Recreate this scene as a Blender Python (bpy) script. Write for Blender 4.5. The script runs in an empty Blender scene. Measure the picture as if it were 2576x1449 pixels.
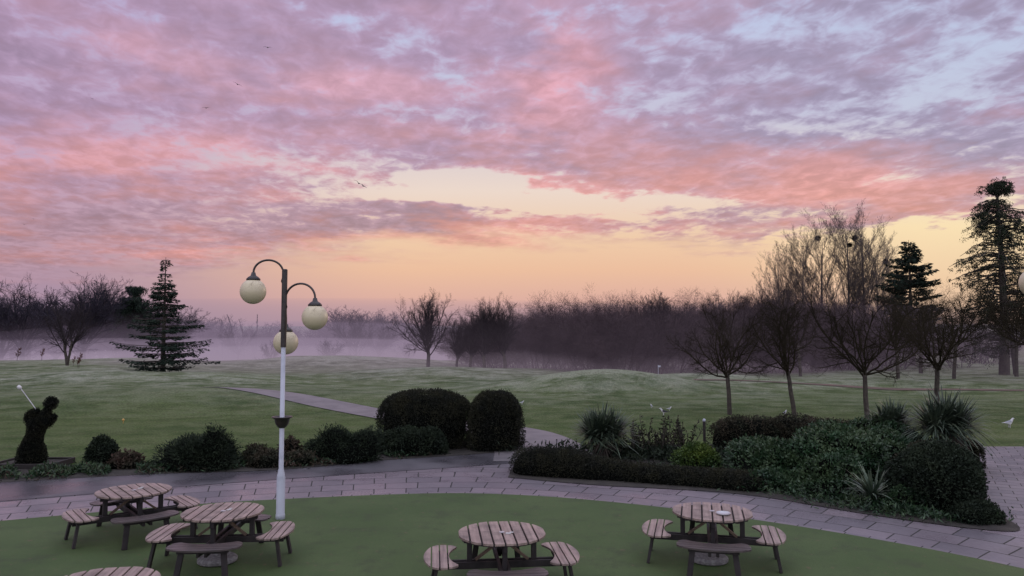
import bpy, math, numpy as np
from mathutils import Vector, Matrix
rng=np.random.default_rng(11)
scene=bpy.context.scene
col=scene.collection
scene.view_settings.view_transform='Standard'
scene.view_settings.look='None'
scene.view_settings.exposure=0

# ------------------------------------------------------------ node helpers
class NT:
    def __init__(s,t): s.t=t
    def n(s,ty,**kw):
        nd=s.t.nodes.new(ty)
        for k,v in kw.items(): setattr(nd,k,v)
        return nd
    def put(s,sock,v):
        if v is None: return
        if isinstance(v,bpy.types.NodeSocket): s.t.links.new(v,sock)
        else: sock.default_value=v
    def m(s,op,a,b=None,c=None,clamp=False):
        nd=s.n('ShaderNodeMath',operation=op); nd.use_clamp=clamp
        s.put(nd.inputs[0],a); s.put(nd.inputs[1],b); s.put(nd.inputs[2],c)
        return nd.outputs[0]
    def add(s,*a):
        r=a[0]
        for x in a[1:]: r=s.m('ADD',r,x)
        return r
    def mul(s,a,b): return s.m('MULTIPLY',a,b)
    def sub(s,a,b): return s.m('SUBTRACT',a,b)
    def sm(s,x,a,b,lo=0.,hi=1.):
        nd=s.n('ShaderNodeMapRange',interpolation_type='SMOOTHSTEP')
        s.put(nd.inputs[0],x); nd.inputs[1].default_value=a; nd.inputs[2].default_value=b
        nd.inputs[3].default_value=lo; nd.inputs[4].default_value=hi
        return nd.outputs[0]
    def comb(s,x,y,z=0.):
        nd=s.n('ShaderNodeCombineXYZ')
        s.put(nd.inputs[0],x); s.put(nd.inputs[1],y); s.put(nd.inputs[2],z); return nd.outputs[0]
    def noise(s,vec,scale,detail=4,rough=.5,dist=0.):
        nd=s.n('ShaderNodeTexNoise'); s.put(nd.inputs['Vector'],vec)
        nd.inputs['Scale'].default_value=scale; nd.inputs['Detail'].default_value=detail
        nd.inputs['Roughness'].default_value=rough; nd.inputs['Distortion'].default_value=dist
        return nd.outputs[0]
    def mix(s,f,a,b):
        nd=s.n('ShaderNodeMix',data_type='RGBA'); nd.clamp_factor=True
        s.put(nd.inputs[0],f)
        for i,v in ((6,a),(7,b)):
            if isinstance(v,(tuple,list)): v=tuple(v)+(1,) if len(v)==3 else v
            s.put(nd.inputs[i],v)
        return nd.outputs[2]
    def ramp(s,f,stops):
        nd=s.n('ShaderNodeValToRGB'); e=nd.color_ramp.elements
        while len(e)<len(stops): e.new(.5)
        for el,(p,c) in zip(e,stops): el.position=p; el.color=tuple(c)+(1,)
        s.put(nd.inputs[0],f); return nd.outputs[0]
    def gauss(s,U,V,u0,v0,su,sv,k=1.,slope=0.):
        a=s.mul(s.sub(U,u0),1/su)
        vv=s.sub(V,v0)
        if slope: vv=s.sub(vv,s.mul(s.sub(U,u0),slope))
        b=s.mul(vv,1/sv)
        q=s.m('ADD',s.mul(a,a),s.mul(b,b))
        return s.mul(s.m('EXPONENT',s.mul(q,-1.)),k)

def new_mat(name):
    m=bpy.data.materials.new(name); m.use_nodes=True
    t=NT(m.node_tree); bs=m.node_tree.nodes['Principled BSDF']
    return m,t,bs
def pm(name,c1,c2=None,scale=5,rough=.8,bump=0,bscale=None,metal=0,spec=.5,detail=3,attr=False,lo=.35,hi=.65):
    m,t,bs=new_mat(name)
    tc=t.n('ShaderNodeTexCoord').outputs['Object']
    if c2 is None: c2=tuple(x*.75 for x in c1)
    f=t.sm(t.noise(tc,scale,detail),lo,hi)
    c=t.mix(f,c1,c2)
    if attr:
        at=t.n('ShaderNodeAttribute',attribute_name='rnd').outputs['Fac']
        hs=t.n('ShaderNodeHueSaturation'); t.put(hs.inputs['Color'],c); 
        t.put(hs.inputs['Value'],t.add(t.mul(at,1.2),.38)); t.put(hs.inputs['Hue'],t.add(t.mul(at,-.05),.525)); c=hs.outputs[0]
    t.put(bs.inputs['Base Color'],c); bs.inputs['Roughness'].default_value=rough
    bs.inputs['Metallic'].default_value=metal; bs.inputs['Specular IOR Level'].default_value=spec
    if bump:
        bn=t.n('ShaderNodeBump'); bn.inputs['Strength'].default_value=bump; bn.inputs['Distance'].default_value=.02
        t.put(bn.inputs['Height'],t.noise(tc,bscale or scale*4,4)); t.put(bs.inputs['Normal'],bn.outputs[0])
    return m
def flat(name,c):
    m=bpy.data.materials.new(name);m.use_nodes=True;nt=m.node_tree;nt.nodes.remove(nt.nodes['Principled BSDF'])
    t=NT(nt);d=t.n('ShaderNodeBsdfDiffuse');oi=t.n('ShaderNodeTexCoord').outputs['Object']
    t.put(d.inputs[0],t.mix(t.sm(t.noise(oi,.5,1),.35,.65),c,tuple(x*.65 for x in c)))
    nt.links.new(d.outputs[0],nt.nodes['Material Output'].inputs[0]);return m

# ------------------------------------------------------------ mesh helpers
def nrm(a): return a/np.maximum(np.linalg.norm(a,axis=-1,keepdims=True),1e-9)
def cat(parts):
    Vs=[];Qs=[];o=0
    for V,Q in parts:
        Vs.append(V);Qs.append(Q+o);o+=len(V)
    return np.concatenate(Vs),np.concatenate(Qs)
def mesh_np(name,V,Q,mats,midx=None,smooth=False,rnd=None,uv=None):
    me=bpy.data.meshes.new(name)
    V=np.ascontiguousarray(V,dtype=np.float32);Q=np.ascontiguousarray(Q,dtype=np.int32)
    me.vertices.add(len(V)); me.vertices.foreach_set('co',V.ravel())
    me.loops.add(Q.size); me.loops.foreach_set('vertex_index',Q.ravel())
    me.polygons.add(len(Q)); me.polygons.foreach_set('loop_start',np.arange(0,Q.size,4,dtype=np.int32))
    for m in mats: me.materials.append(m)
    if midx is not None: me.polygons.foreach_set('material_index',np.asarray(midx,dtype=np.int32))
    me.update(calc_edges=True)
    if smooth: me.polygons.foreach_set('use_smooth',np.ones(len(Q),dtype=bool))
    if rnd is not None:
        a=me.attributes.new('rnd','FLOAT','POINT'); a.data.foreach_set('value',np.asarray(rnd,dtype=np.float32))
    if uv is not None:
        u=me.uv_layers.new(name='UVMap'); u.data.foreach_set('uv',np.asarray(uv,dtype=np.float32)[Q.ravel()].ravel())
    return me
def obj(name,me,loc=(0,0,0),rot=0,scale=1,parent=None):
    o=bpy.data.objects.new(name,me); o.location=loc; o.rotation_euler=(0,0,rot)
    o.scale=(scale,)*3 if not isinstance(scale,(tuple,list)) else scale
    if parent: o.parent=parent
    col.objects.link(o); return o
def tag(o,label=None,cat_=None,kind=None,group=None):
    if label:o['label']=label
    if cat_:o['category']=cat_
    if kind:o['kind']=kind
    if group:o['group']=group
    return o
def empty(name,loc=(0,0,0),rot=0,scale=1):
    o=bpy.data.objects.new(name,None); o.empty_display_size=.3; o.location=loc; o.rotation_euler=(0,0,rot)
    o.scale=(scale,)*3 if not isinstance(scale,(tuple,list)) else scale
    col.objects.link(o); return o
def copy_thing(o,loc,rot,scale=1,group=None,label=None):
    c=o.copy(); c.location=loc; c.rotation_euler=(0,0,rot); c.scale=(scale,)*3 if not isinstance(scale,(tuple,list)) else scale
    col.objects.link(c)
    if group: c['group']=group; o['group']=group
    if label: c['label']=label
    for ch in [x for x in bpy.data.objects if x.parent==o]:
        k=ch.copy(); k.parent=c; col.objects.link(k)
        for g in [x for x in bpy.data.objects if x.parent==ch]:
            q=g.copy(); q.parent=k; col.objects.link(q)
    return c

class G:
    def __init__(s): s.v=[];s.f=[];s.m=[]
    def addq(s,vs,fs,mi=0,mat=None):
        o=len(s.v)
        for v in vs:
            v=Vector(v)
            if mat is not None: v=mat@v
            s.v.append(tuple(v))
        for f in fs: s.f.append(tuple(i+o for i in f)); s.m.append(mi)
    def box(s,c,d,mi=0,mat=None):
        x,y,z=c;a,b,e=d[0]/2,d[1]/2,d[2]/2
        vs=[(x+i*a,y+j*b,z+k*e) for i in(-1,1) for j in(-1,1) for k in(-1,1)]
        s.addq(vs,[(0,1,3,2),(4,6,7,5),(0,4,5,1),(2,3,7,6),(0,2,6,4),(1,5,7,3)],mi,mat)
    def beam(s,p,q,w,h,mi=0):
        p=Vector(p);q=Vector(q);d=(q-p);L=d.length;z=d.normalized()
        up=Vector((0,0,1)) if abs(z.z)<.95 else Vector((1,0,0))
        x=up.cross(z).normalized();y=z.cross(x)
        M=Matrix((x,y,z)).transposed().to_4x4();M.translation=(p+q)/2
        s.box((0,0,0),(w,h,L),mi,M)
    def lathe(s,prof,n=24,mi=0,mat=None):
        vs=[(r*math.cos(2*math.pi*j/n),r*math.sin(2*math.pi*j/n),z) for r,z in prof for j in range(n)]
        fs=[(i*n+j,i*n+(j+1)%n,(i+1)*n+(j+1)%n,(i+1)*n+j) for i in range(len(prof)-1) for j in range(n)]
        fs.append(tuple(range(n))[::-1]); fs.append(tuple((len(prof)-1)*n+j for j in range(n)))
        s.addq(vs,fs,mi,mat)
    def slab(s,ys,xlo,xhi,z0,z1,mi=0,mat=None):
        run=[]
        def flush():
            if len(run)<2: return
            n=len(run);vs=[]
            for y,a,b in run: vs+=[(a,y,z0),(b,y,z0),(b,y,z1),(a,y,z1)]
            fs=[(0,1,2,3),((n-1)*4+3,(n-1)*4+2,(n-1)*4+1,(n-1)*4)]
            for i in range(n-1):
                p=i*4;q=p+4
                for k in range(4): fs.append((p+k,q+k,q+(k+1)%4,p+(k+1)%4))
            s.addq(vs,fs,mi,mat)
        for y in ys:
            a=xlo(y);b=xhi(y)
            if b-a>.004: run.append((y,a,b))
            else: flush();run=[]
        flush()
    def mesh(s,name,mats,smooth=False):
        me=bpy.data.meshes.new(name); me.from_pydata(s.v,[],s.f)
        for m in mats: me.materials.append(m)
        me.polygons.foreach_set('material_index',s.m)
        if smooth: me.polygons.foreach_set('use_smooth',[True]*len(s.f))
        me.update(); return me
def bevel(o,w=.004,seg=2):
    b=o.modifiers.new('Bevel','BEVEL'); b.width=w; b.segments=seg; b.limit_method='ANGLE'; return o

def tubes(P,R,k=4):
    b,m,_=P.shape
    T=nrm(np.gradient(P,axis=1)); mt=nrm(T.mean(1))
    ref=np.where(np.abs(mt[:,2:3])<.85,np.array([[0,0,1.]]),np.array([[1.,0,0]]))[:,None,:]
    N1=nrm(np.cross(T,np.broadcast_to(ref,T.shape)));N2=np.cross(T,N1)
    a=2*np.pi*np.arange(k)/k
    V=P[:,:,None]+R[:,:,None,None]*(np.cos(a)[None,None,:,None]*N1[:,:,None]+np.sin(a)[None,None,:,None]*N2[:,:,None])
    I=np.arange(b*m*k).reshape(b,m,k);J=np.roll(I,-1,axis=2)
    Q=np.stack([I[:,:-1],J[:,:-1],J[:,1:],I[:,1:]],-1).reshape(-1,4)
    return V.reshape(-1,3),Q
def rdir(n): return nrm(rng.normal(size=(n,3)))
def leafq(P,A,L,W,side=None):
    n=len(P); A=nrm(A)
    S=nrm(np.cross(A,rdir(n) if side is None else side))
    L=np.broadcast_to(L,(n,))[:,None];W=np.broadcast_to(W,(n,))[:,None]
    V=np.stack([P,P+A*L*.5+S*W,P+A*L,P+A*L*.5-S*W],1).reshape(-1,3)
    return V,np.arange(4*n).reshape(n,4)
def grow(s,d,L,r0,r1,m,wob,up):
    b=len(s);P=[s];dd=d
    for i in range(m):
        dd=nrm(dd+rng.normal(0,wob,(b,3))+np.array([0,0,up]));P.append(P[-1]+dd*(L/m)[:,None])
    P=np.stack(P,1);t=np.linspace(0,1,m+1)[None]
    return P,r0[:,None]*(1-t)+r1[:,None]*t
def spawn(P,R,n,t0,ang,sd,Lf,taper=.5,rf=.6,lv=(.7,1.2)):
    b,m,_=P.shape
    t=t0+(1-t0)*(np.arange(n)[None]+rng.random((b,n)))/n; t=np.minimum(t,.999)
    fi=t*(m-1);i=fi.astype(int);f=(fi-i)[...,None];bi=np.arange(b)[:,None]
    A=P[bi,i];B=P[bi,np.minimum(i+1,m-1)];S=A*(1-f)+B*f;T=nrm(B-A)
    Rr=R[bi,i]
    pl=np.linalg.norm(np.diff(P,axis=1),axis=2).sum(1)[:,None]
    L=pl*Lf*(1-taper*(t-t0)/(1-t0))*rng.uniform(lv[0],lv[1],(b,n))
    T=T.reshape(-1,3);pr=nrm(np.cross(T,rdir(b*n)));a=rng.normal(ang,sd,(b*n,1))
    return S.reshape(-1,3),np.cos(a)*T+np.sin(a)*pr,L.ravel(),(Rr*rf).ravel()
def tree_np(starts,dirs,L,r,tp=.5,levels=(),twig=(5,.6,.5,.012),m0=6,w0=.06,u0=.0,k0=8,lv0=(.7,1.2),rf0=.6):
    P,R=grow(np.array(starts,float),nrm(np.array(dirs,float)),np.array(L,float),np.array(r,float),np.array(r,float)*tp,m0,w0,u0)
    trunk=tubes(P,R,k0); parts=[]
    for li,(n,t0,ang,sd,Lf,m,wob,up,tpr,k) in enumerate(levels):
        s,d,l,rr=spawn(P,R,n,t0,ang,sd,Lf,tpr,rf0 if li==0 else .6,lv=lv0 if li==0 else (.6,1.25))
        P,R=grow(s,d,l,rr,rr*.45,m,wob,up); parts.append(tubes(P,R,k))
    n,ang,Lf,w=twig
    s,d,l,rr=spawn(P,R,n,.15,ang,.2,Lf)
    parts.append(leafq(s,d,l,w))
    return trunk,cat(parts)
def xform(VQ,pos,rot,sc):
    V,Q=VQ;c,s=math.cos(rot),math.sin(rot)
    sc=np.array(sc if isinstance(sc,(tuple,list)) else (sc,)*3)
    W=V*sc;W=np.stack([W[:,0]*c-W[:,1]*s,W[:,0]*s+W[:,1]*c,W[:,2]],1)+np.array(pos)
    return W,Q

# ------------------------------------------------------------ terrain
def H(x,y):
    x=np.asarray(x,float);y=np.asarray(y,float)
    ga=lambda cx,cy,sx,sy,h:h*np.exp(-((x-cx)/sx)**2-((y-cy)/sy)**2)
    ss=lambda a,b,v:(lambda t:t*t*(3-2*t))(np.clip((v-a)/(b-a),0,1))
    z=ga(-19,38,11,4.5,.5)+ga(5.5,46,6,3.0,.95)+ga(8.5,45,3,2,.2)+ga(-22,84,9,7,.8)+ga(-6,62,7,4,.5)+ga(24,50,9,4,.35)+ga(-30,56,10,4,.4)+ga(-2,38,6,2.5,.25)+ga(14,54,5,3,.5)
    z=z+ss(26,50,y)*(.12*np.sin(x*.21+y*.13)+.10*np.sin(x*.11-y*.27+1.2)+.08*np.sin(x*.43+.5)*np.sin(y*.31)+.035*np.sin(x*.9+y*.4)*np.sin(y*.8))
    z=z-ss(92,135,y)*3.4*(1-.7*ss(0,40,x))
    z=z+ss(300,900,y)*14
    return z
def gz(x,y): return float(H(x,y))

# ------------------------------------------------------------ materials
M_bark=pm('bark_grey',(.036,.030,.025),(.06,.05,.04),6,.9,.6,30)
M_twig=flat('twig_olive',(.034,.029,.020))
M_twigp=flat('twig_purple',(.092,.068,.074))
M_twigd=flat('twig_dark',(.050,.042,.046))
M_pale=flat('poplar_bark',(.135,.115,.110))
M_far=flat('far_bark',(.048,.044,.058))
M_con=pm('conifer_needles',(.010,.020,.014),(.022,.035,.025),.9,.9,attr=True,spec=.2)
M_seq=pm('evergreen_foliage',(.015,.022,.014),(.027,.036,.019),.7,.9,attr=True,spec=.2)
M_box=pm('box_leaves',(.011,.013,.009),(.022,.023,.012),2.5,.8,attr=True,spec=.2)
M_box2=pm('heather_leaves',(.009,.016,.009),(.018,.028,.015),3,.8,attr=True,spec=.2)
M_laur=pm('laurel_leaves',(.013,.038,.016),(.034,.062,.026),2,.5,attr=True,spec=.3)
M_yg=pm('spring_leaves',(.055,.095,.014),(.030,.062,.011),3,.6,attr=True,spec=.3)
M_dry=pm('dry_leaves',(.036,.031,.019),(.020,.024,.014),3,.8,attr=True,spec=.2)
M_brn=pm('brown_leaves',(.050,.034,.024),(.027,.026,.016),3,.8,attr=True,spec=.2)
M_yuc=pm('yucca_blades',(.040,.064,.042),(.070,.095,.060),3,.5,attr=True,spec=.4)
M_yucd=pm('yucca_dead_blades',(.09,.075,.06),(.05,.042,.035),3,.8,attr=True)
M_core=flat('shrub_core',(.006,.007,.006))  # near-black hull inside the foliage, added to block light
M_soil=pm('soil',(.018,.015,.012),(.032,.028,.022),3,.95,.8,25)
M_mist=flat('mistletoe',(.02,.02,.012))

def build_ground():
    m,t,bs=new_mat('meadow_grass')
    g=t.n('ShaderNodeNewGeometry').outputs['Position']
    sp=t.n('ShaderNodeSeparateXYZ'); t.put(sp.inputs[0],g); X,Y,Z=sp.outputs
    big=t.sm(t.noise(g,.11,4,.65,.6),.38,.62)
    med=t.noise(g,.9,5,.65); fine=t.noise(g,14,3,.7)
    st=t.comb(t.mul(X,.55),t.mul(Y,.9)); streak=t.noise(st,.62,6,.74,.3)
    c=t.mix(big,(.034,.062,.014),(.066,.096,.028))
    c=t.mix(t.sm(med,.38,.72),c,(.088,.110,.042))
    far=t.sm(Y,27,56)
    frost_mist=t.mul(t.sm(t.add(streak,t.mul(med,.45),t.mul(Z,.20)),.58,1.0),t.add(t.mul(far,.66),.06))  # frost and dew, plus mist paleness painted into the grass with distance
    c=t.mix(frost_mist,c,(.31,.32,.26))
    c=t.mix(t.mul(far,.12),c,(.25,.26,.19))  # even mist lightening painted into the far grass
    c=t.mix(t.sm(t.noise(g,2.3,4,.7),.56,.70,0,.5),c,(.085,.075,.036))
    c=t.mix(t.mul(t.sm(streak,.50,.36),.40),c,(.026,.046,.012))
    hs=t.n('ShaderNodeHueSaturation');t.put(hs.inputs['Color'],c);t.put(hs.inputs['Value'],t.sm(fine,.25,.75,.45,1.55))
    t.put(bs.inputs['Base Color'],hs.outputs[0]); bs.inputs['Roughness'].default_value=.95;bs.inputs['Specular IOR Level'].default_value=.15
    bn=t.n('ShaderNodeBump');bn.inputs['Strength'].default_value=.9;bn.inputs['Distance'].default_value=.06
    t.put(bn.inputs['Height'],t.add(fine,t.mul(med,1.5)));t.put(bs.inputs['Normal'],bn.outputs[0])
    xs=np.concatenate([[-2500,-1500,-900,-550,-350,-240,-180],np.arange(-140,-60,4),np.arange(-60,60,.7),np.arange(60,140,4),[180,240,350,550,900,1500,2500]])
    ys=np.concatenate([[-400,-150,-60,-20,0,10,20],np.arange(23,70,.5),np.arange(70,150,1.5),np.arange(150,320,12),[360,420,500,600,750,900,1300,2000,3000]])
    XX,YY=np.meshgrid(xs,ys,indexing='ij');V=np.stack([XX,YY,H(XX,YY)],-1).reshape(-1,3)
    n,mm=len(xs),len(ys);I=np.arange(n*mm).reshape(n,mm)
    Q=np.stack([I[:-1,:-1],I[1:,:-1],I[1:,1:],I[:-1,1:]],-1).reshape(-1,4)
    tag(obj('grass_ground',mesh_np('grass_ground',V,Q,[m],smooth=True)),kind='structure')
build_ground()

def cr(pts,n=8):
    p=np.array(pts,float);p=np.vstack([2*p[0]-p[1],p,2*p[-1]-p[-2]]);o=[]
    for i in range(1,len(p)-2):
        for k in range(n):
            t=k/n;a,b,c,d=p[i-1],p[i],p[i+1],p[i+2]
            o.append(.5*((2*b)+(-a+c)*t+(2*a-5*b+4*c-d)*t*t+(-a+3*b-3*c+d)*t**3))
    o.append(p[-2]);return np.array(o)
def strip(name,A,B,z,mat,rows=6):
    A=np.array(A);B=np.array(B);t=np.linspace(0,1,rows)[None,:,None]
    P=A[:,None]*(1-t)+B[:,None]*t
    V=np.concatenate([P,(H(P[...,0],P[...,1])+z)[...,None]],-1)
    n=len(A);I=np.arange(n*rows).reshape(n,rows)
    Q=np.stack([I[:-1,:-1],I[1:,:-1],I[1:,1:],I[:-1,1:]],-1).reshape(-1,4)
    L=np.concatenate([[0],np.cumsum(np.linalg.norm(np.diff(A,axis=0),axis=1))])
    w=np.linalg.norm(B-A,axis=1)
    uv=np.stack([np.broadcast_to(L[:,None],(n,rows)),w[:,None]*t[...,0]],-1).reshape(-1,2)
    return tag(obj(name,mesh_np(name,V.reshape(-1,3),Q,[mat],uv=uv)),kind='structure')
def poly(name,pts,z,mat):
    me=bpy.data.meshes.new(name);me.from_pydata([(p[0],p[1],z) for p in pts],[],[tuple(range(len(pts)))])
    me.materials.append(mat);me.update()
    if me.polygons[0].normal.z<0: me.flip_normals()
    return tag(obj(name,me),kind='structure')

edge=cr([(-19,6),(-15.6,10.2),(-12.5,12.3),(-9.45,13.9),(-6.6,15.15),(-4.3,15.8),(-1.6,16.25),(.3,16.05),(2,15.45),(3.7,14.55),(5.84,12.95),(7.5,11.2),(8.9,8.9),(10,6)],8)
def pav_mat(name,uvmode,bw,bh,off=.5,mort=.010):
    m,t,bs=new_mat(name)
    tcn=t.n('ShaderNodeTexCoord')
    pos=t.n('ShaderNodeNewGeometry').outputs['Position']
    if uvmode: vec=tcn.outputs['UV']
    else:
        mp=t.n('ShaderNodeMapping');t.put(mp.inputs[0],pos);mp.inputs['Rotation'].default_value=(0,0,.5);vec=mp.outputs[0]
    br=t.n('ShaderNodeTexBrick');t.put(br.inputs['Vector'],vec);br.offset=off
    br.inputs['Scale'].default_value=1;br.inputs['Brick Width'].default_value=bw;br.inputs['Row Height'].default_value=bh
    br.inputs['Mortar Size'].default_value=mort;br.inputs['Mortar Smooth'].default_value=.1;br.inputs['Bias'].default_value=0
    br.inputs['Color1'].default_value=(.205,.172,.19,1);br.inputs['Color2'].default_value=(.125,.113,.128,1);br.inputs['Mortar'].default_value=(.02,.02,.016,1)
    st=t.noise(pos,.8,5,.65);c=t.mix(t.sm(st,.4,.75,0,.6),br.outputs[0],(.07,.066,.074))
    c=t.mix(t.sm(t.noise(pos,30,3),.4,.8,0,.3),c,(.22,.20,.21))
    c=t.mix(t.sm(br.outputs[1],.2,.7),c,(.014,.014,.012))
    t.put(bs.inputs['Base Color'],c);t.put(bs.inputs['Roughness'],t.add(t.sm(st,.35,.65,.24,.48),t.mul(br.outputs[1],.5)))
    bn=t.n('ShaderNodeBump');bn.inputs['Strength'].default_value=.25;bn.inputs['Distance'].default_value=.01
    t.put(bn.inputs['Height'],t.noise(pos,25,4));t.put(bs.inputs['Normal'],bn.outputs[0])
    return m
M_pav=pav_mat('stone_slabs',True,.68,.62,.35,.013);M_pav2=pav_mat('stone_slabs_terrace',False,.50,.36);M_edge=pav_mat('stone_edging',True,.4,.5)
tan=np.gradient(edge,axis=0);tan/=np.linalg.norm(tan,axis=1)[:,None];nor=np.stack([-tan[:,1],tan[:,0]],1)
wd=np.interp(edge[:,0],[-19,-9.4,-4,-.5,2,6,10],[2.4,2.5,3.0,4.3,2.6,2.0,3.4])[:,None]
poly('terrace_pavement',[(7.2,13.6),(8.6,10.5),(9.7,6),(30,6),(30,22.9),(11,22.9)],.006,M_pav2)
strip('pavement',edge,edge+nor*wd,.012,M_pav)
strip('paving_edge',edge-nor*.03,edge+nor*.13,.0165,M_edge,2)
m,t,bs=new_mat('green_turf')
g=t.n('ShaderNodeNewGeometry').outputs['Position']
c=t.mix(t.sm(t.noise(g,.5,4,.6),.3,.7),(.052,.088,.027),(.072,.108,.038))
c=t.mix(t.sm(t.noise(g,1.7,5,.7),.46,.72,0,.7),c,(.044,.058,.027))
c=t.mix(t.sm(t.noise(g,60,2,.7),.35,.7,0,.5),c,(.032,.052,.020))
c=t.mix(t.sm(t.noise(g,9,2,.5),.68,.72,0,.7),c,(.11,.082,.05))
t.put(bs.inputs['Base Color'],c);bs.inputs['Roughness'].default_value=.8;bs.inputs['Specular IOR Level'].default_value=.25
bn=t.n('ShaderNodeBump');bn.inputs['Strength'].default_value=.5;bn.inputs['Distance'].default_value=.01
t.put(bn.inputs['Height'],t.noise(g,90,2,.7));t.put(bs.inputs['Normal'],bn.outputs[0])
poly('artificial_turf_ground',[tuple(p) for p in edge]+[(10,-6),(-19,-6)],.021,m)
m,t,bs=new_mat('asphalt')
g=t.n('ShaderNodeNewGeometry').outputs['Position']
c=t.mix(t.sm(t.noise(g,.7,5,.6),.35,.65),(.048,.046,.053),(.078,.074,.082))
c=t.mix(t.sm(t.noise(g,45,2),.5,.8,0,.5),c,(.14,.13,.13))
t.put(bs.inputs['Base Color'],c);t.put(bs.inputs['Roughness'],t.sm(t.noise(g,.5,3),.4,.6,.26,.55))
bn=t.n('ShaderNodeBump');bn.inputs['Strength'].default_value=.4;bn.inputs['Distance'].default_value=.008
t.put(bn.inputs['Height'],t.noise(g,60,3,.7));t.put(bs.inputs['Normal'],bn.outputs[0]);M_asph=m
lo=cr([(-19,10.5),(-14.5,13.6),(-10.56,15.5),(-7.1,17.1),(-5.2,17.9),(-2.6,18.9),(-.1,19.9),(.3,20.3)],6)
up=cr([(-20,12.5),(-15.8,15.6),(-11.9,17.4),(-8.6,18.45),(-5.9,18.95),(-3.6,20.3),(-1.2,21.3),(.1,22.0)],6)
strip('asphalt_path',lo,up,.0205,M_asph)
M_path=pm('pale_path',(.15,.135,.14),(.11,.10,.105),1.2,.6,.3,30)
ca=cr([(-19.5,43.5),(-15.1,39.3),(-9.7,34.6),(-6.4,31.2),(-3.6,28.0),(-1.4,25.5),(-.6,22.8),(-.5,20.2)],8)
tn=np.gradient(ca,axis=0);tn/=np.linalg.norm(tn,axis=1)[:,None];nn=np.stack([-tn[:,1],tn[:,0]],1)
pw=np.interp(ca[:,1],[20,25,31,43],[2.9,2.7,1.9,1.5])[:,None]
strip('footpath',ca,ca+nn*pw,.028,M_path)
M_brown=pm('bare_earth',(.12,.07,.055),(.08,.055,.04),1,.9,.4,12)
cb=cr([(12,49.5),(17,48.2),(22,46.6),(28,45.5),(36,43)],8)
strip('worn_track',cb,cb+np.array([.3,.7]),.03,M_brown)
poly('planting_bed_ground',cr([(-14,17.1),(-11.9,17.42),(-8.6,18.47),(-5.9,18.97),(-3.6,20.32),(-1.2,21.32),(-.2,21.9),(-.1,23.2),(-2.2,24),(-4.6,22.6),(-7.5,20.2),(-11,19.7),(-14,19.6)],4),.025,M_soil)
poly('shrub_bed_ground',cr([(-.1,18.0),(1.9,17.1),(4.86,16.2),(6.9,14.3),(8.4,13.25),(9.1,13.5),(9.5,15.6),(10.8,18.7),(12.5,22.0),(11.4,23.3),(8,23.3),(4,23),(2.1,21.8),(.2,19.7),(-.1,18.0)],4),.0255,M_soil)

# ------------------------------------------------------------ shrubs
def lump(D,ph,amp):
    r=np.ones(len(D))
    for f,(a,b,c,p) in zip((2.3,3.7,5.9,9.1),ph): r+=amp*(1.6/f)*np.sin(f*(D[:,0]*a+D[:,1]*b+D[:,2]*c)+p)
    return r
def shrub_mesh(name,ells,n,size,mat,amp=.12,wid=.32,jit=.08,boxy=1.,core=M_core,outward=.7,shell=.12):
    parts=[];mi=[];rn=[]
    tot=sum((e[3]*e[4]+e[3]*e[5]) for e in ells)
    for e in ells:
        c=np.array(e[:3]);r=np.array(e[3:6]);k=int(n*(e[3]*e[4]+e[3]*e[5])/tot)
        ph=[tuple(rng.normal(0,1,3))+(rng.uniform(0,6.3),) for _ in range(4)]
        D=rdir(k);D[:,2]=np.where(D[:,2]<-.35,-D[:,2],D[:,2])
        B=np.sign(D)*np.abs(D)**boxy;
        if boxy!=1: B=B/np.maximum((np.abs(B)**(2/boxy if boxy<1 else 2)).sum(1,keepdims=True)**.5,1e-3)
        lr=lump(D,ph,amp)
        P=c+B*r*lr[:,None]*(1-np.abs(rng.normal(0,shell,k))[:,None])
        P+=rng.normal(0,jit*.3,(k,3))
        ok=P[:,2]>.02
        P=P[ok];D2=nrm(D[ok]/r);k=len(P)
        A=nrm(D2*outward+rng.normal(0,.6,(k,3)))
        V,Q=leafq(P,A,size*rng.uniform(.6,1.4,k),size*wid*rng.uniform(.7,1.3,k))
        parts.append((V,Q));mi+= [0]*len(Q);
        clump=.5+.5*np.sin(D[ok]@rng.normal(0,5,3)+1)
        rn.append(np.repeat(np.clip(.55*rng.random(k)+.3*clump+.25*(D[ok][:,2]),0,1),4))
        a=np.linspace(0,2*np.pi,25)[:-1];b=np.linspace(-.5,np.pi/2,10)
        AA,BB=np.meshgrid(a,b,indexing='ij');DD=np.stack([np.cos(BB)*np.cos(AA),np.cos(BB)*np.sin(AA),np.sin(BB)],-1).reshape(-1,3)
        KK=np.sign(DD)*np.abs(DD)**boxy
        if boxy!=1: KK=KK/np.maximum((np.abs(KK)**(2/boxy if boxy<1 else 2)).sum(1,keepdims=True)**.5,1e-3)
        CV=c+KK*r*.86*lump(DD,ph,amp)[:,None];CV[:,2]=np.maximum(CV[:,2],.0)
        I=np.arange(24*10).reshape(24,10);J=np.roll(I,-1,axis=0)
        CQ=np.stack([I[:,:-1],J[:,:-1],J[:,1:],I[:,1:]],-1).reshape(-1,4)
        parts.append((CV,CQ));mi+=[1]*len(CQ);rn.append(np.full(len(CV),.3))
    V,Q=cat(parts)
    return mesh_np(name,V,Q,[mat,core],mi,rnd=np.concatenate(rn))
def shrub(name,ells,n,size,mat,label,loc=(0,0,0),cat_='bush',**k):
    c=ells[0][:2] if loc==(0,0,0) else (0,0)
    E=[(e[0]-c[0],e[1]-c[1])+tuple(e[2:]) for e in ells]
    L=(c[0],c[1],0) if loc==(0,0,0) else loc
    L=(L[0],L[1],gz(L[0],L[1]))
    return tag(obj(name,shrub_mesh(name,E,n,size,mat,**k),L),label,cat_)
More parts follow.
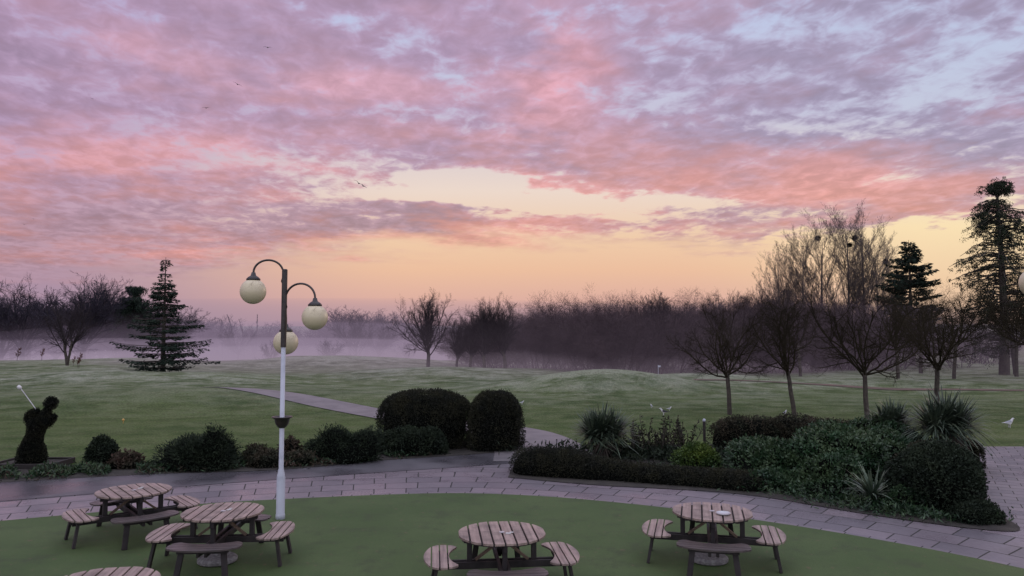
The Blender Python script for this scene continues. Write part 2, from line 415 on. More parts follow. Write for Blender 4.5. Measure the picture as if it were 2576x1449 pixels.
shrub('clipped_shrub',[(-2.68,23.0,.55,1.46,1.1,1.16)],34000,.045,M_box,'broad dark clipped evergreen shrub beside the footpath',amp=.05,boxy=.76,shell=.06)
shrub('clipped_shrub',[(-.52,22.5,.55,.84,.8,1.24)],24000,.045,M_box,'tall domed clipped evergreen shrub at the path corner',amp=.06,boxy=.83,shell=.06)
shrub('heather_shrub',[(-2.85,21.6,.2,.95,.6,.62)],11000,.06,M_box2,'low dark spreading shrub under the clipped shrub',amp=.2)
shrub('heather_shrub',[(-4.55,20.4,.2,1.05,.65,.70),(-5.0,20.3,.1,.6,.5,.6)],14000,.09,M_box2,'dark feathery low shrub in the path-side bed',amp=.30,outward=1.1,wid=.12,shell=.22)
shrub('heather_shrub',[(-6.45,19.6,.05,.70,.5,.40),(-6.8,19.9,.1,.4,.4,.46)],7000,.07,M_dry,'low mixed olive coloured shrub in the bed',amp=.25,wid=.22,shell=.2)
shrub('heather_shrub',[(-7.95,19.15,.2,.98,.7,.70),(-7.6,19.2,.3,.5,.5,.70)],15000,.10,M_box2,'dark rounded feathery shrub at the asphalt edge',amp=.30,outward=1.2,wid=.11,shell=.22)
shrub('small_shrub',[(-10.7,19.5,.25,.34,.34,.5)],4500,.06,M_box2,'small upright dark shrub near the topiary',amp=.18)
shrub('small_shrub',[(-9.9,19.3,.05,.45,.3,.30)],1600,.09,M_brn,'low straggly brown shrub in the bed',amp=.3,shell=.25)
shrub('small_shrub',[(-6.0,20.1,.1,.36,.3,.50)],2000,.07,M_brn,'low reddish shrub behind the lamp post',amp=.3,shell=.25)
shrub('small_shrub',[(-5.6,19.7,.05,.40,.3,.26)],1800,.07,M_dry,'low green ground shrub in the bed',amp=.3,shell=.25)
def cover(name,pts,n,h,size,mat,w=.5,cut=-.4):
    c=cr(pts,10);i=rng.integers(0,len(c),n);P=c[i]+rng.normal(0,w,(n,2))*[1,.5]
    dens=np.sin(P[:,0]*2.1)+np.sin(P[:,0]*5.3+P[:,1]*3)
    P=P[dens>cut];n=len(P)
    hh=h*(.3+.7*np.abs(np.sin(P[:,0]*3.1+P[:,1]*2)))*rng.random(n)
    P3=np.stack([P[:,0],P[:,1],hh+.02],1);A=rng.normal(0,.8,(n,3));A[:,2]=np.abs(A[:,2])*.6+.2
    V,Q=leafq(P3,A,size*rng.uniform(.6,1.6,n),size*.16)
    tag(obj(name,mesh_np(name,V,Q,[mat],rnd=np.repeat(rng.random(n),4))),kind='stuff')
cover('ground_cover_plants',[(-13,18.0),(-10.5,18.4),(-8.5,19.1),(-6.5,19.4),(-5,20.1),(-3.5,21.2)],6000,.14,.10,M_brn,.5,.1)
cover('ground_cover_plants',[(-13,18.4),(-10.5,18.7),(-8.5,19.4),(-6.5,19.7),(-5,20.3),(-3.5,21.4)],11000,.16,.10,M_laur)
cover('ground_cover_plants',[(-12,18.1),(-10.5,18.6),(-9,19.0)],4000,.14,.10,M_laur)
cover('ground_cover_plants',[(2,21.5),(5,20.5),(7,19.5),(9,20),(10.5,21)],14000,.30,.14,M_box2,.9,-1.5)
cover('ground_cover_plants',[(2.5,18.6),(4.5,18.0),(6,16.7),(7.2,15.0),(8.4,14.0)],9000,.18,.10,M_laur,.45,-1.0)

hc=cr([(.55,18.75),(1.7,18.35),(3.2,17.75),(4.4,17.3),(5.3,16.85)],5)
def hh_(x): return float(np.interp(x,[.5,1.2,2.0,2.8,4.2,5.3],[.62,.62,.50,.37,.34,.36]))
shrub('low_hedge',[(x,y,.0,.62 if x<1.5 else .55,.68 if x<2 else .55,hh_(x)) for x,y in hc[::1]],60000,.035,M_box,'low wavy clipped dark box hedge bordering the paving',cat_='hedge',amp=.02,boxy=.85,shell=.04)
shrub('bright_shrub',[(4.75,19.2,.12,.58,.5,.50)],7000,.055,M_yg,'small yellow-green leafy shrub behind the low hedge',amp=.2)
shrub('broad_hedge',[(6.9,21.6,.3,1.1,.8,.74),(8.4,21.6,.35,1.2,.9,.76),(9.7,21.4,.3,.9,.9,.68)],26000,.05,M_dry,'flat-topped olive-brown hedge at the back of the bed',cat_='hedge',amp=.12,boxy=.75,shell=.1)
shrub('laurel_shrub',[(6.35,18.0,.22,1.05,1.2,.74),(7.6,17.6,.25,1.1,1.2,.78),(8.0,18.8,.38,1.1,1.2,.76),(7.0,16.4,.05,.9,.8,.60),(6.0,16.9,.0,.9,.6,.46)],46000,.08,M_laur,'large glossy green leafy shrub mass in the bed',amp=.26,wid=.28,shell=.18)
shrub('laurel_shrub',[(9.3,18.9,.35,1.1,1.1,.72),(9.9,20.2,.4,1.1,.9,.66)],18000,.07,M_laur,'glossy green shrub beside the spiky yucca',amp=.22,wid=.28,shell=.18)
shrub('rounded_shrub',[(8.55,15.1,.38,.92,.9,.86)],22000,.055,M_box2,'rounded dense dark green shrub at the bed corner',amp=.13,shell=.12)
shrub('rounded_shrub',[(9.55,16.8,.3,.85,.9,.70)],13000,.055,M_dry,'dense dark shrub behind the corner shrub',amp=.14,shell=.12)
shrub('creeping_shrub',[(8.6,13.95,.05,.48,.40,.32)],6000,.045,M_box2,'low creeping shrub spilling onto the paving',amp=.2)
shrub('box_shrub',[(11.7,19.6,.2,.5,.5,.50)],8000,.045,M_box,'small squared clipped shrub next to the terrace',amp=.04,boxy=.6,shell=.04)
shrub('rounded_shrub',[(8.0,14.9,.1,.6,.5,.44)],7000,.05,M_laur,'low leafy green shrub at the bed front',amp=.2)

def yucca(loc,zc,r,n,label,trunk=.12,pale=1.,droop=.3,heads=1):
    e=empty('yucca_plant',(loc[0],loc[1],0));tag(e,label,'plant')
    if zc>.3:
        g=G();g.lathe([(trunk*1.1,0),(trunk,zc*.5),(trunk*.9,zc)],10);o=obj('trunk',g.mesh('trunk',[M_bark],True),parent=e)
        D=rdir(90);D[:,2]=-np.abs(D[:,2])-.4;D=nrm(D)
        P=np.stack([D[:,0]*.05,D[:,1]*.05,zc+rng.uniform(-.35,.0,90)],1)
        V,Q=leafq(P,D,r*.7,.020);obj('dead_leaves',mesh_np('dead_leaves',V,Q,[M_yucd],rnd=np.repeat(rng.random(90),4)),parent=e)
    D=rdir(n);D[:,2]=np.where(D[:,2]<-.25,-D[:,2],D[:,2])+.12;D=nrm(D)
    L=r*rng.uniform(.65,1.15,n);sid=nrm(np.cross(D,[0,0,1]));nv=4
    pts=[]
    hd=np.array([[0,0,0],[.34,.05,-.16],[-.32,-.05,-.20]])[:heads]*r
    base=np.array([0,0,zc])+hd[rng.integers(0,heads,n)]+D*.05+np.stack([np.zeros(n),np.zeros(n),rng.uniform(-.18,.1,n)],1)
    dr=rng.uniform(.2,1.4,n)
    for i in range(nv+1):
        t=i/nv;w=(.024 if t<.7 else .015)*(1-t*.25) if i<nv else .002
        if i==0:w=.016
        c=base+D*(L*t)[:,None]+np.array([0,0,-1])*(L*droop*t*t*dr)[:,None]*(1-np.abs(D[:,2:3])*.5)
        pts+= [c-sid*w,c+sid*w]
    P=np.stack(pts,1);I=np.arange(n*(2*nv+2)).reshape(n,-1)
    Q=np.concatenate([np.stack([I[:,2*i],I[:,2*i+1],I[:,2*i+3],I[:,2*i+2]],-1) for i in range(nv)])
    obj('leaf_rosette',mesh_np('leaf_rosette',P.reshape(-1,3),Q,[M_yuc],rnd=np.repeat(rng.random(n)*pale,2*nv+2)),parent=e)
    return e
yucca((2.5,20.6),.80,.82,950,'spiky grey-green yucca on a short trunk in the bed',heads=3)
yucca((10.25,20.2),1.12,.66,620,'smaller spiky yucca above the bed shrubs',droop=.40,heads=3)
yucca((11.15,19.2),1.22,.98,1100,'large spiky yucca with drooping blades',droop=.50,heads=3)
yucca((7.25,15.1),.18,.66,170,'low pale-bladed yucca at the front of the bed',pale=1.6)
def stemshrub():
    e=empty('winter_shrub',(4.15,21.2,0));tag(e,'sparse dry-leaved winter shrub with bare stems','bush')
    n=60;S=np.stack([rng.uniform(-.95,.95,n),rng.uniform(-.35,.35,n),np.zeros(n)],1);D=np.stack([rng.normal(0,.25,n),rng.normal(0,.25,n),np.ones(n)],1)
    P,R=grow(S,nrm(D),rng.uniform(.7,1.2,n),np.full(n,.014),np.full(n,.006),4,.12,0);tb=tubes(P,R,4)
    obj('stems',mesh_np('stems',*tb,[M_bark]),parent=e)
    s,d,l,r=spawn(P,R,16,.25,1.,.4,.14);V,Q=leafq(s,d,l*1.3,.022)
    obj('leaves',mesh_np('leaves',V,Q,[M_dry],rnd=np.repeat(rng.random(len(s))*.6,4)),parent=e)
stemshrub()

# ------------------------------------------------------------ topiary golfer
def topiary():
    e=empty('topiary_figure',(-12.55,19.6,0));tag(e,'clipped dark topiary shrub shaped as a golfer swinging a club','topiary')
    caps=[((-.12,0,.12),(-.10,0,.5),.30,.24),((.10,0,.12),(.05,0,.5),.27,.23),((-.05,0,.5),(.04,0,.84),.26,.19),((.04,0,.84),(.10,0,1.12),.20,.25),((-.06,0,1.20),(.34,0,1.17),.19,.19),
          ((.22,0,1.22),(.36,0,1.47),.15,.10),((.41,0,1.62),(.44,0,1.66),.165,.16),((-.14,0,1.22),(-.09,-.06,1.36),.11,.10),((-.09,-.06,1.36),(.12,-.08,1.44),.09,.08),((.38,0,1.16),(.50,0,1.28),.12,.10)]
    parts=[];mi=[];rn=[]
    for a,b,ra,rb in caps:
        a=np.array(a);b=np.array(b);k=int(11000*(np.linalg.norm(b-a)+ra)*(ra+rb))
        t=rng.random(k)[:,None];D=rdir(k);rad=(ra*(1-t)+rb*t)
        P=a*(1-t)+b*t+D*rad*(1-np.abs(rng.normal(0,.06,(k,1))));P[:,2]=np.maximum(P[:,2],.1)
        V,Q=leafq(P,D+rng.normal(0,.6,(k,3)),.036*rng.uniform(.7,1.4,k),.011);parts.append((V,Q));mi+=[0]*len(Q);rn.append(np.repeat(rng.random(k)*.8,4))
        ln=max(np.linalg.norm(b-a),.05);ax=(b-a)/ln
        zz=np.concatenate([a-ax*ra*.85*np.cos(np.linspace(0,np.pi/2,4))[:,None],b+ax*rb*.85*np.sin(np.linspace(0,np.pi/2,4))[:,None]])
        rr=np.concatenate([ra*.85*np.sin(np.linspace(.02,np.pi/2,4)),rb*.85*np.cos(np.linspace(0,np.pi/2-.02,4))])
        V,Q=tubes(zz[None],rr[None],12);V[:,2]=np.maximum(V[:,2],.08);parts.append((V,Q));mi+=[1]*len(Q);rn.append(np.full(len(V),.2))
    V,Q=cat(parts);obj('foliage_body',mesh_np('foliage_body',V,Q,[M_box,M_core],mi,rnd=np.concatenate(rn)),parent=e)
    Mw=pm('club_steel',(.55,.55,.58),None,5,.35,metal=.3)
    g=G();g.beam((.12,-.1,1.46),(-.32,-.1,2.03),.014,.014)
    o=obj('golf_club',g.mesh('golf_club',[Mw]),parent=e)
    g=G();MM=Matrix.Translation((-.36,-.1,2.06))@Matrix.Rotation(.7,4,'Y')@Matrix.Diagonal((1.3,.9,.8,1))
    g.lathe([(.001,-.06),(.04,-.045),(.05,0),(.04,.045),(.001,.06)],12,0,MM);obj('club_head',g.mesh('club_head',[pm('club_white',(.6,.6,.6),None,5,.4)],True),parent=o)
    g=G()
    g.box((0,0,.05),(1.5,1.0,.09),1);g.box((0,-.52,.075),(1.6,.05,.14));g.box((0,.52,.075),(1.6,.05,.14));g.box((-.78,0,.075),(.05,.98,.14));g.box((.78,0,.075),(.05,.98,.14))
    o=obj('planter_tray',g.mesh('planter_tray',[pm('tray_timber',(.020,.016,.015),None,8,.8),M_soil]),parent=e);bevel(o,.006)
topiary()

# ------------------------------------------------------------ picnic tables
def wood(name,c1,c2,rough,stretch):
    m,t,bs=new_mat(name)
    tc=t.n('ShaderNodeTexCoord').outputs['Object']
    mp=t.n('ShaderNodeMapping');t.put(mp.inputs[0],tc);mp.inputs['Scale'].default_value=stretch
    a=t.noise(mp.outputs[0],14,5,.65);b=t.noise(tc,3,4)
    c=t.mix(t.sm(a,.3,.7),c1,c2);c=t.mix(t.sm(b,.42,.72,0,.65),c,tuple(x*.4 for x in c2))
    t.put(bs.inputs['Base Color'],c);t.put(bs.inputs['Roughness'],t.sm(b,.3,.7,rough,rough+.3))
    bn=t.n('ShaderNodeBump');bn.inputs['Strength'].default_value=.35;bn.inputs['Distance'].default_value=.004
    t.put(bn.inputs['Height'],a);t.put(bs.inputs['Normal'],bn.outputs[0]);return m
M_top=wood('weathered_planks',(.34,.26,.225),(.165,.122,.105),.34,(1,.06,1))
M_seat=wood('worn_bench_planks',(.31,.235,.205),(.13,.098,.088),.34,(1,.06,1))
M_bench=wood('dark_bench_planks',(.085,.066,.064),(.045,.036,.036),.34,(1,.06,1))
M_dark=wood('dark_timber',(.024,.018,.018),(.014,.011,.012),.6,(1,1,.15))
M_brace=wood('brace_timber',(.16,.11,.075),(.10,.07,.05),.6,(1,1,.2))
M_steel=pm('pale_metal',(.5,.5,.52),None,5,.35,metal=.4)
def picnic_table():
    e=empty('picnic_table')
    R=.60;g=G();n=8;w=2*R/n;yy=np.linspace(-R,R,49)
    for i in range(n):
        a=-R+i*w+.012;b=a+w-.024
        lim=lambda y:math.sqrt(max(R*R-y*y,0))
        g.slab(yy,lambda y:max(a,-lim(y)),lambda y:min(b,lim(y)),.720,.750)
    bevel(obj('table_top',g.mesh('table_top',[M_top]),parent=e),.004)
    g=G()
    g.slab(np.linspace(-.57,.57,41),lambda y:-math.sqrt(max(.57**2-y*y,0)),lambda y:math.sqrt(max(.57**2-y*y,0)),.700,.716)
    obj('underside_shade',g.mesh('underside_shade',[M_dark]),parent=e)  # dark disc added to put shade in the plank gaps and underside
    g=G()
    for a in (0,math.pi/2):
        M=Matrix.Rotation(a,4,'Z')
        zz=.0 if a==0 else .003
        for sgn in(-1,1):
            g.box((0,sgn*.055,.335+zz*10),(1.86,.04,.09),0,M)
            g.box((sgn*.44,0,.50),(.07,.065,.39),0,M)
            g.box((sgn*.27,0,.660),(.50,.06,.075),0,M)
    bevel(obj('frame',g.mesh('frame',[M_dark]),parent=e),.004)
    g=G();g.beam((-.36,.02,.385),(.06,.02,.69),.05,.035);g.beam((.36,-.02,.385),(-.02,-.02,.69),.05,.035)
    bevel(obj('brace',g.mesh('brace',[M_brace]),parent=e),.004)
    g=G();g.lathe([(.04,.750),(.04,.754),(.03,.756)],16);obj('parasol_plate',g.mesh('parasol_plate',[M_steel]),parent=e)
    ys=np.linspace(-.53,.53,61);Ro,Ri=1.06,.72
    def outer(y): 
        x=math.sqrt(Ro*Ro-y*y); q=abs(y)-.40
        return x if q<0 else x-.10*(1-math.sqrt(max(1-(q/.13)**2,0)))-.02*q
    def inner(y):
        x=math.sqrt(Ri*Ri-min(y*y,.16*1.0)) ;q=abs(y)-.38
        return x if q<0 else x+.26*(1-math.sqrt(max(1-(q/.152)**2,0)))
    cuts=[.50,.735,.845,.955,1.2]
    def mk(mat):
        g=G()
        for i in range(4):
            a,b=cuts[i]+.009,cuts[i+1]-.009
            g.slab(ys,lambda y:max(a,inner(y)),lambda y:min(b,outer(y)),.428,.455)
        return g.mesh('seat',[mat])
    seat=mk(M_seat);seatd=mk(M_bench)
    g=G();g.box((.87,0,.398),(.10,.70,.055));g.box((.74,0,.401),(.04,.5,.045));sup=g.mesh('seat_support',[M_dark])
    g=G();g.beam((.88,.29,.40),(.95,.34,.0),.08,.042);leg1=g.mesh('leg',[M_dark])
    g=G();g.beam((.88,-.29,.40),(.95,-.34,.0),.08,.042);leg2=g.mesh('leg',[M_dark])
    for k in range(4):
        s=obj('seat',seatd if k in(1,3) else seat,rot=k*math.pi/2,parent=e);bevel(s,.004)
        for nm,me in(('seat_support',sup),('leg',leg1),('leg',leg2)): bevel(obj(nm,me,parent=s),.004)
    return e
T=picnic_table();T.location=(-.14,10.3,.021);T.rotation_euler=(0,0,math.radians(6))
tag(T,'round bleached-top picnic table with four curved benches','picnic table')
gp='round picnic tables on the turf'
copy_thing(T,(3.06,11.5,.021),math.radians(-14),group=gp,label='round picnic table with an ashtray over a stone base')
copy_thing(T,(-4.42,11.5,.021),math.radians(4),group=gp,label='round picnic table beside the lamp post with stone base')
copy_thing(T,(-6.55,13.0,.021),math.radians(40),group=gp,label='round picnic table turned diagonally near the paving edge')
copy_thing(T,(-4.48,8.22,.021),math.radians(10),group=gp,label='round weathered picnic table with only its top showing')
M_conc=pm('concrete',(.20,.195,.19),(.11,.105,.105),20,.85,.5,60)
g=G();g.lathe([(.26,0),(.29,.02),(.29,.06),(.25,.09),(.06,.10),(.05,.16),(.03,.165)],28);me=g.mesh('parasol_base',[M_conc],False)
b0=bevel(obj('parasol_base',me,(3.0,11.5,.021)),.006);tag(b0,'round pebbled concrete parasol base under a table','parasol base',group='parasol bases')
b1=b0.copy();b1.location=(-4.47,11.45,.021);col.objects.link(b1)
g=G();g.lathe([(.09,0),(.105,.012),(.11,.028),(.10,.028),(.085,.012),(.01,.01)],24)
tag(obj('ashtray',g.mesh('ashtray',[M_steel],True),(3.17,11.28,.772)),'round pale metal ashtray on the picnic table','ashtray')
g=G();g.box((0,0,.004),(.07,.05,.008));g.box((.045,.02,.012),(.05,.03,.008))
mp_=pm('paper',(.5,.5,.49),None,5,.8)
c0=bevel(obj('drinks_coaster',g.mesh('drinks_coaster',[mp_]),(-.05,10.22,.772)),.002);tag(c0,'pale square coasters lying on a table top','coaster',group='coasters on tables')
for p in((-4.35,11.55,.772),(-6.5,13.12,.772)):
    q=c0.copy();q.location=p;q.rotation_euler=(0,0,1.0);col.objects.link(q)

# ------------------------------------------------------------ street lamps
M_white=pm('white_paint',(.46,.49,.56),(.28,.31,.36),3,.5,.15,20,lo=.45,hi=.8)
M_black=pm('black_paint',(.018,.014,.015),(.035,.026,.024),6,.4)
M_globe,t,bs=new_mat('cream_globe')
tc=t.n('ShaderNodeTexCoord').outputs['Object'];d=t.sm(t.noise(tc,5,5,.7,1.2),.52,.68,0,.75)
sp=t.n('ShaderNodeSeparateXYZ');t.put(sp.inputs[0],tc)
d=t.mul(d,t.sm(sp.outputs[2],-.05,.22,.1,1))
t.put(bs.inputs['Base Color'],t.mix(d,(.58,.51,.35),(.13,.09,.05)));bs.inputs['Roughness'].default_value=.35
def street_lamp(name='street_lamp'):
    e=empty(name)
    g=G();g.lathe([(.085,0),(.085,.10),(.078,.12),(.078,.78),(.068,.84),(.045,.95),(.041,3.22)],20)
    obj('lower_post',g.mesh('lower_post',[M_white],True),parent=e)
    g=G();g.lathe([(.052,3.22),(.052,4.69),(.038,4.70)],18);obj('upper_post',g.mesh('upper_post',[M_black],False),parent=e)
    g=G();g.lathe([(.05,1.70),(.08,1.72),(.12,1.78),(.14,1.87),(.19,1.90),(.19,1.915),(.15,1.915),(.12,1.86),(.05,1.80)],24)
    obj('planter_bowl',g.mesh('planter_bowl',[M_black],True),parent=e)
    for ang,zt,ar in((math.radians(190),4.27,.57),(math.radians(-16),3.78,.66),(math.radians(103),3.30,.60)):
        r=(ar-.03)/2;zc=zt+.36;c,s=math.cos(ang),math.sin(ang)
        pts=[(.0,zc-.28),(.05,zc-.16)]+[(.03+r*(1-math.cos(a))*1.0,zc+r*.88*math.sin(a)) for a in np.linspace(.12,math.pi-.02,18)]
        P=np.array([[p[0]*c,p[0]*s,p[1]] for p in pts]+[[ar*c,ar*s,zt+.30]])[None]
        V,Q=tubes(P,np.full((1,P.shape[1]),.020),10)
        a=obj('arm',mesh_np('arm',V,Q,[M_black],smooth=True),parent=e)
        g=G();g.lathe([(.125,.205),(.13,.235),(.09,.275),(.05,.30),(.035,.36),(.001,.37)],20);o=obj('lamp_cap',g.mesh('lamp_cap',[M_black],True),(ar*c,ar*s,zt),parent=a)
        g=G();R=.240;g.lathe([(max(R*math.sin(x),.001),-R*math.cos(x)) for x in np.linspace(0,math.pi,25)],36)
        obj('lamp_globe',g.mesh('lamp_globe',[M_globe],True),(ar*c,ar*s,zt),parent=a)
    return e
Ls=street_lamp();Ls.location=(-4.33,14.05,.0);tag(Ls,'three-globe street lamp with white post and black arms','street lamp')
copy_thing(Ls,(8.74,11.35,.0),math.radians(-28),group='three-globe street lamps around the turf',label='street lamp with cream globe reaching over the terrace')

# ------------------------------------------------------------ markers
g=G();g.box((0,0,.36),(.07,.07,.72));mm=g.mesh('marker_post',[M_dark]);
e=empty('marker_post',(6.0,23.3,gz(6,23.3)));tag(e,'short wooden marker post with a pale cap','post')
bevel(obj('post',mm,parent=e));g=G();g.lathe([(.045,.722),(.05,.74),(.045,.78),(.03,.80)],14);obj('cap',g.mesh('cap',[M_white],True),parent=e)
g=G();g.lathe([(.06,0),(.06,.12),(.05,.13)],12,0);g.lathe([(.02,.13),(.02,1.0),(.015,1.01)],8);g.box((.1,0,.9),(.2,.01,.14))
tag(obj('golf_flag',g.mesh('golf_flag',[M_white]),(11.9,60.5,gz(11.9,60.5))),'small white golf marker flag on the fairway','flag')
g=G();g.lathe([(.001,-.05),(.035,-.035),(.05,0),(.035,.035),(.001,.05)],14);g.lathe([(.012,-.14),(.012,-.035)],8)
tag(obj('tee_marker',g.mesh('tee_marker',[pm('yellow_paint',(.6,.36,.10),None,5,.5)],True),(-14.9,28.6,.14+gz(-14.9,28.6))),'small yellow ball tee marker on the lawn','tee marker')

# ------------------------------------------------------------ trees
def place_tree(name,tr,cr_,loc,rot,label,mats=(M_bark,M_twig),scale=1,group=None,cat_='tree'):
    e=empty(name,(loc[0],loc[1],gz(loc[0],loc[1])-.03),rot,scale);tag(e,label,cat_,group=group)
    obj('trunk',mesh_np('trunk',*tr,[mats[0]],smooth=True),parent=e)
    obj('crown',mesh_np('crown',*cr_,[mats[1]]),parent=e)
    return e
def small_tree(lean=.0,h=1.9,k=1.,ang=.9,n=8):
    return tree_np([(0,0,0)],[(lean,0,1)],[h],[.10],.8,
      levels=[(n,.84,ang,.28,1.20*k,9,.13,.11,-.1,5),(8,.14,.80,.25,.48,6,.16,.07,.10,4),(7,.12,.75,.3,.48,4,.20,.04,.1,3),(5,.15,.7,.25,.5,3,.22,.02,.2,3)],
      twig=(5,.6,.8,.0024),m0=8,w0=.03,lv0=(.85,1.15),rf0=.5)
A=place_tree('bare_tree',*small_tree(-.02,1.8,.98,.90),(9.25,31.7),.3,'young leafless tree with a dense twiggy crown on the grass',group='young bare trees in a row')
B=place_tree('bare_tree',*small_tree(-.10,2.0,1.0,.85,7),(11.6,30.6),0,'young leafless tree with a leaning trunk',group='young bare trees in a row')
C=place_tree('bare_tree',*small_tree(.03,2.0,1.12,1.0,9),(14.0,29.4),1.1,'leafless tree with wide low spreading branches',group='young bare trees in a row')
copy_thing(A,(18.4,32.3,gz(18.4,32.3)),2.4,(1.12,1.12,1.16),'young bare trees in a row')
gp2='bare trees along the wood edge'
for i,(x,y,s,r) in enumerate([(27,52,1.25,.5),(31.5,53,1.3,2),(35,50,1.3,4),(38,56,1.5,3),(22.5,58,1.2,5),(18,60,1.2,1),(33,60,1.6,2.2),(42,62,1.8,.7)]):
    copy_thing((A,B,C)[i%3],(x,y,gz(x,y)),r,s,None,'leafless tree standing at the edge of the wood')['group']=gp2
D1=tree_np([(0,0,0)],[(0,0,1)],[1.5],[.17],.8,levels=[(16,.6,.46,.30,2.7,8,.05,.05,.0,5),(11,.12,.55,.2,.38,5,.1,.05,.20,4),(8,.15,.55,.25,.45,4,.14,.03,.2,3)],twig=(8,.5,.8,.006),lv0=(.95,1.06),rf0=.34)
DT=place_tree('bare_tree',*D1,(-7.8,69),0,'rounded leafless tree at the end of the wood',(M_bark,M_twigd),1.1)
for x,y,s,r in((-5.0,67,.72,1),(-3.7,66,.80,2),(-2.4,64.5,.88,3.1),(-.6,65,.98,4),(13,66,1.12,2.5),(22,67,1.18,.5)):
    copy_thing(DT,(x,y,gz(x,y)),r,s,None,'small leafless tree with a visible trunk beside the wood')['group']=gp2
D2=tree_np([(0,0,0),(0,0,0)],[(-.25,0,1),(.2,0,1)],[2.6,2.4],[.15,.13],.7,levels=[(9,.4,.45,.2,1.5,7,.07,.06,.1,5),(9,.15,.6,.2,.40,5,.1,.04,.2,4),(7,.15,.55,.25,.48,4,.14,.02,.3,3)],twig=(5,.5,.7,.006),rf0=.42,lv0=(.85,1.1))
place_tree('bare_tree',*D2,(-45.5,76),0,'twin-stemmed leafless tree in the misty field',(M_bark,M_twigd),1.08)

def bushy(hh):
    n=9;a=rng.uniform(0,6.28,n);rr=rng.uniform(.1,.75,n);s=np.stack([np.cos(a)*.8,np.sin(a)*.8,np.zeros(n)],1);d=np.stack([np.cos(a)*rr,np.sin(a)*rr,np.ones(n)],1)
    return cat(tree_np(s,d,rng.uniform(.66,.80,n)*hh,np.full(n,.035),.2,levels=[(10,.06,.85,.25,.25,4,.12,.03,-.2,3),(7,.12,.8,.25,.6,3,.14,.02,.1,3)],twig=(8,.65,.9,.0058),m0=6,w0=.07,k0=3))
TV=[bushy(6.7) for _ in range(5)]
def wood_mass(name,pos,variants,mat,kind='stuff'):
    parts=[]
    for (x,y,s,sz) in pos:
        parts.append(xform(variants[rng.integers(len(variants))],(x,y,gz(x,y)-.05),rng.uniform(0,6.28),(s,s,sz)))
    V,Q=cat(parts);return tag(obj(name,mesh_np(name,V,Q,[mat])),kind='stuff')
pos=[]
for i in range(96):
    u=(i+rng.random())/96;x0=-3.6+u*35.6;y0=np.interp(x0,[-5,0,10,25,36],[72,67,64,66,70])+rng.random()**1.3*13
    pos.append((x0*y0/64*.97,y0,rng.uniform(1.1,1.35),rng.uniform(.90,1.12)*np.interp(x0,[-4,-1,2,8,14,20,30],[.68,.86,1.0,1.08,.99,1.08,1.12])))
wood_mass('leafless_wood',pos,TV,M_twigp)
pos=[(x,rng.uniform(74,92),rng.uniform(1.1,1.4),rng.uniform(.85,1.15)) for x in rng.uniform(32,64,26)]
wood_mass('leafless_wood',pos,TV,M_twigd)

def poplar(hh,n=32,Lf=.50,ang=.66,up=.055,tw=.009,n2=10):
    return tree_np([(0,0,0)],[(0,0,1)],[hh],[.24],.12,levels=[(n,.14,ang,.10,Lf,9,.025,up,.46,4),(n2,.12,.46,.10,.36,6,.05,.05,.25,3),(8,.12,.45,.12,.42,4,.07,.04,.2,3)],twig=(6,.40,.7,tw),m0=10,w0=.012,lv0=(.94,1.05),rf0=.30)
pv=[poplar(14.6),poplar(14.4,34)]
def mistletoe(parent,pts):
    for (x,y,z,r) in pts:
        D=rdir(500);V,Q=leafq(np.array([x,y,z])+D*r*rng.random((500,1))**.5,D+rng.normal(0,.5,(500,3)),.16,.035)
        obj('mistletoe_ball',mesh_np('mistletoe_ball',V,Q,[M_mist],rnd=np.repeat(rng.random(500),4)),parent=parent)
gpp='tall bare poplars behind the wood'
pe=[]
for i,(x,y,s,r) in enumerate([(35.4,98,.84,0),(38.2,97,.97,1),(41.0,98,1.07,2),(43.6,96,1.12,5),(46.2,97,1.09,3.3),(49.0,99,.98,4)]):
    if i<2: e=place_tree('poplar_tree',*pv[i],(x,y),r,'tall leafless poplar with upswept pale branches',(M_pale,M_pale),s,gpp);pe.append(e)
    else: e=copy_thing(pe[i%2],(x,y,gz(x,y)),r,s,gpp)
    if i==2: mistletoe(e,[(0.3,0,15.0,.30),(-3.6,-1,13.8,.22)])
    if i==4: mistletoe(e,[(-3,0,12.0,.26),(1,0,14.8,.26)])
BV=[cat(poplar(8.0,18,.45,.6,.05,.010,7)) for _ in range(2)]
wood_mass('birch_wood',[(x,rng.uniform(92,110),rng.uniform(1.1,1.5),rng.uniform(.78,.95)*np.interp(x,[14,30,34],[.90,1.05,.85])) for x in np.linspace(13,38,18)+rng.normal(0,.5,18)],BV,M_pale)

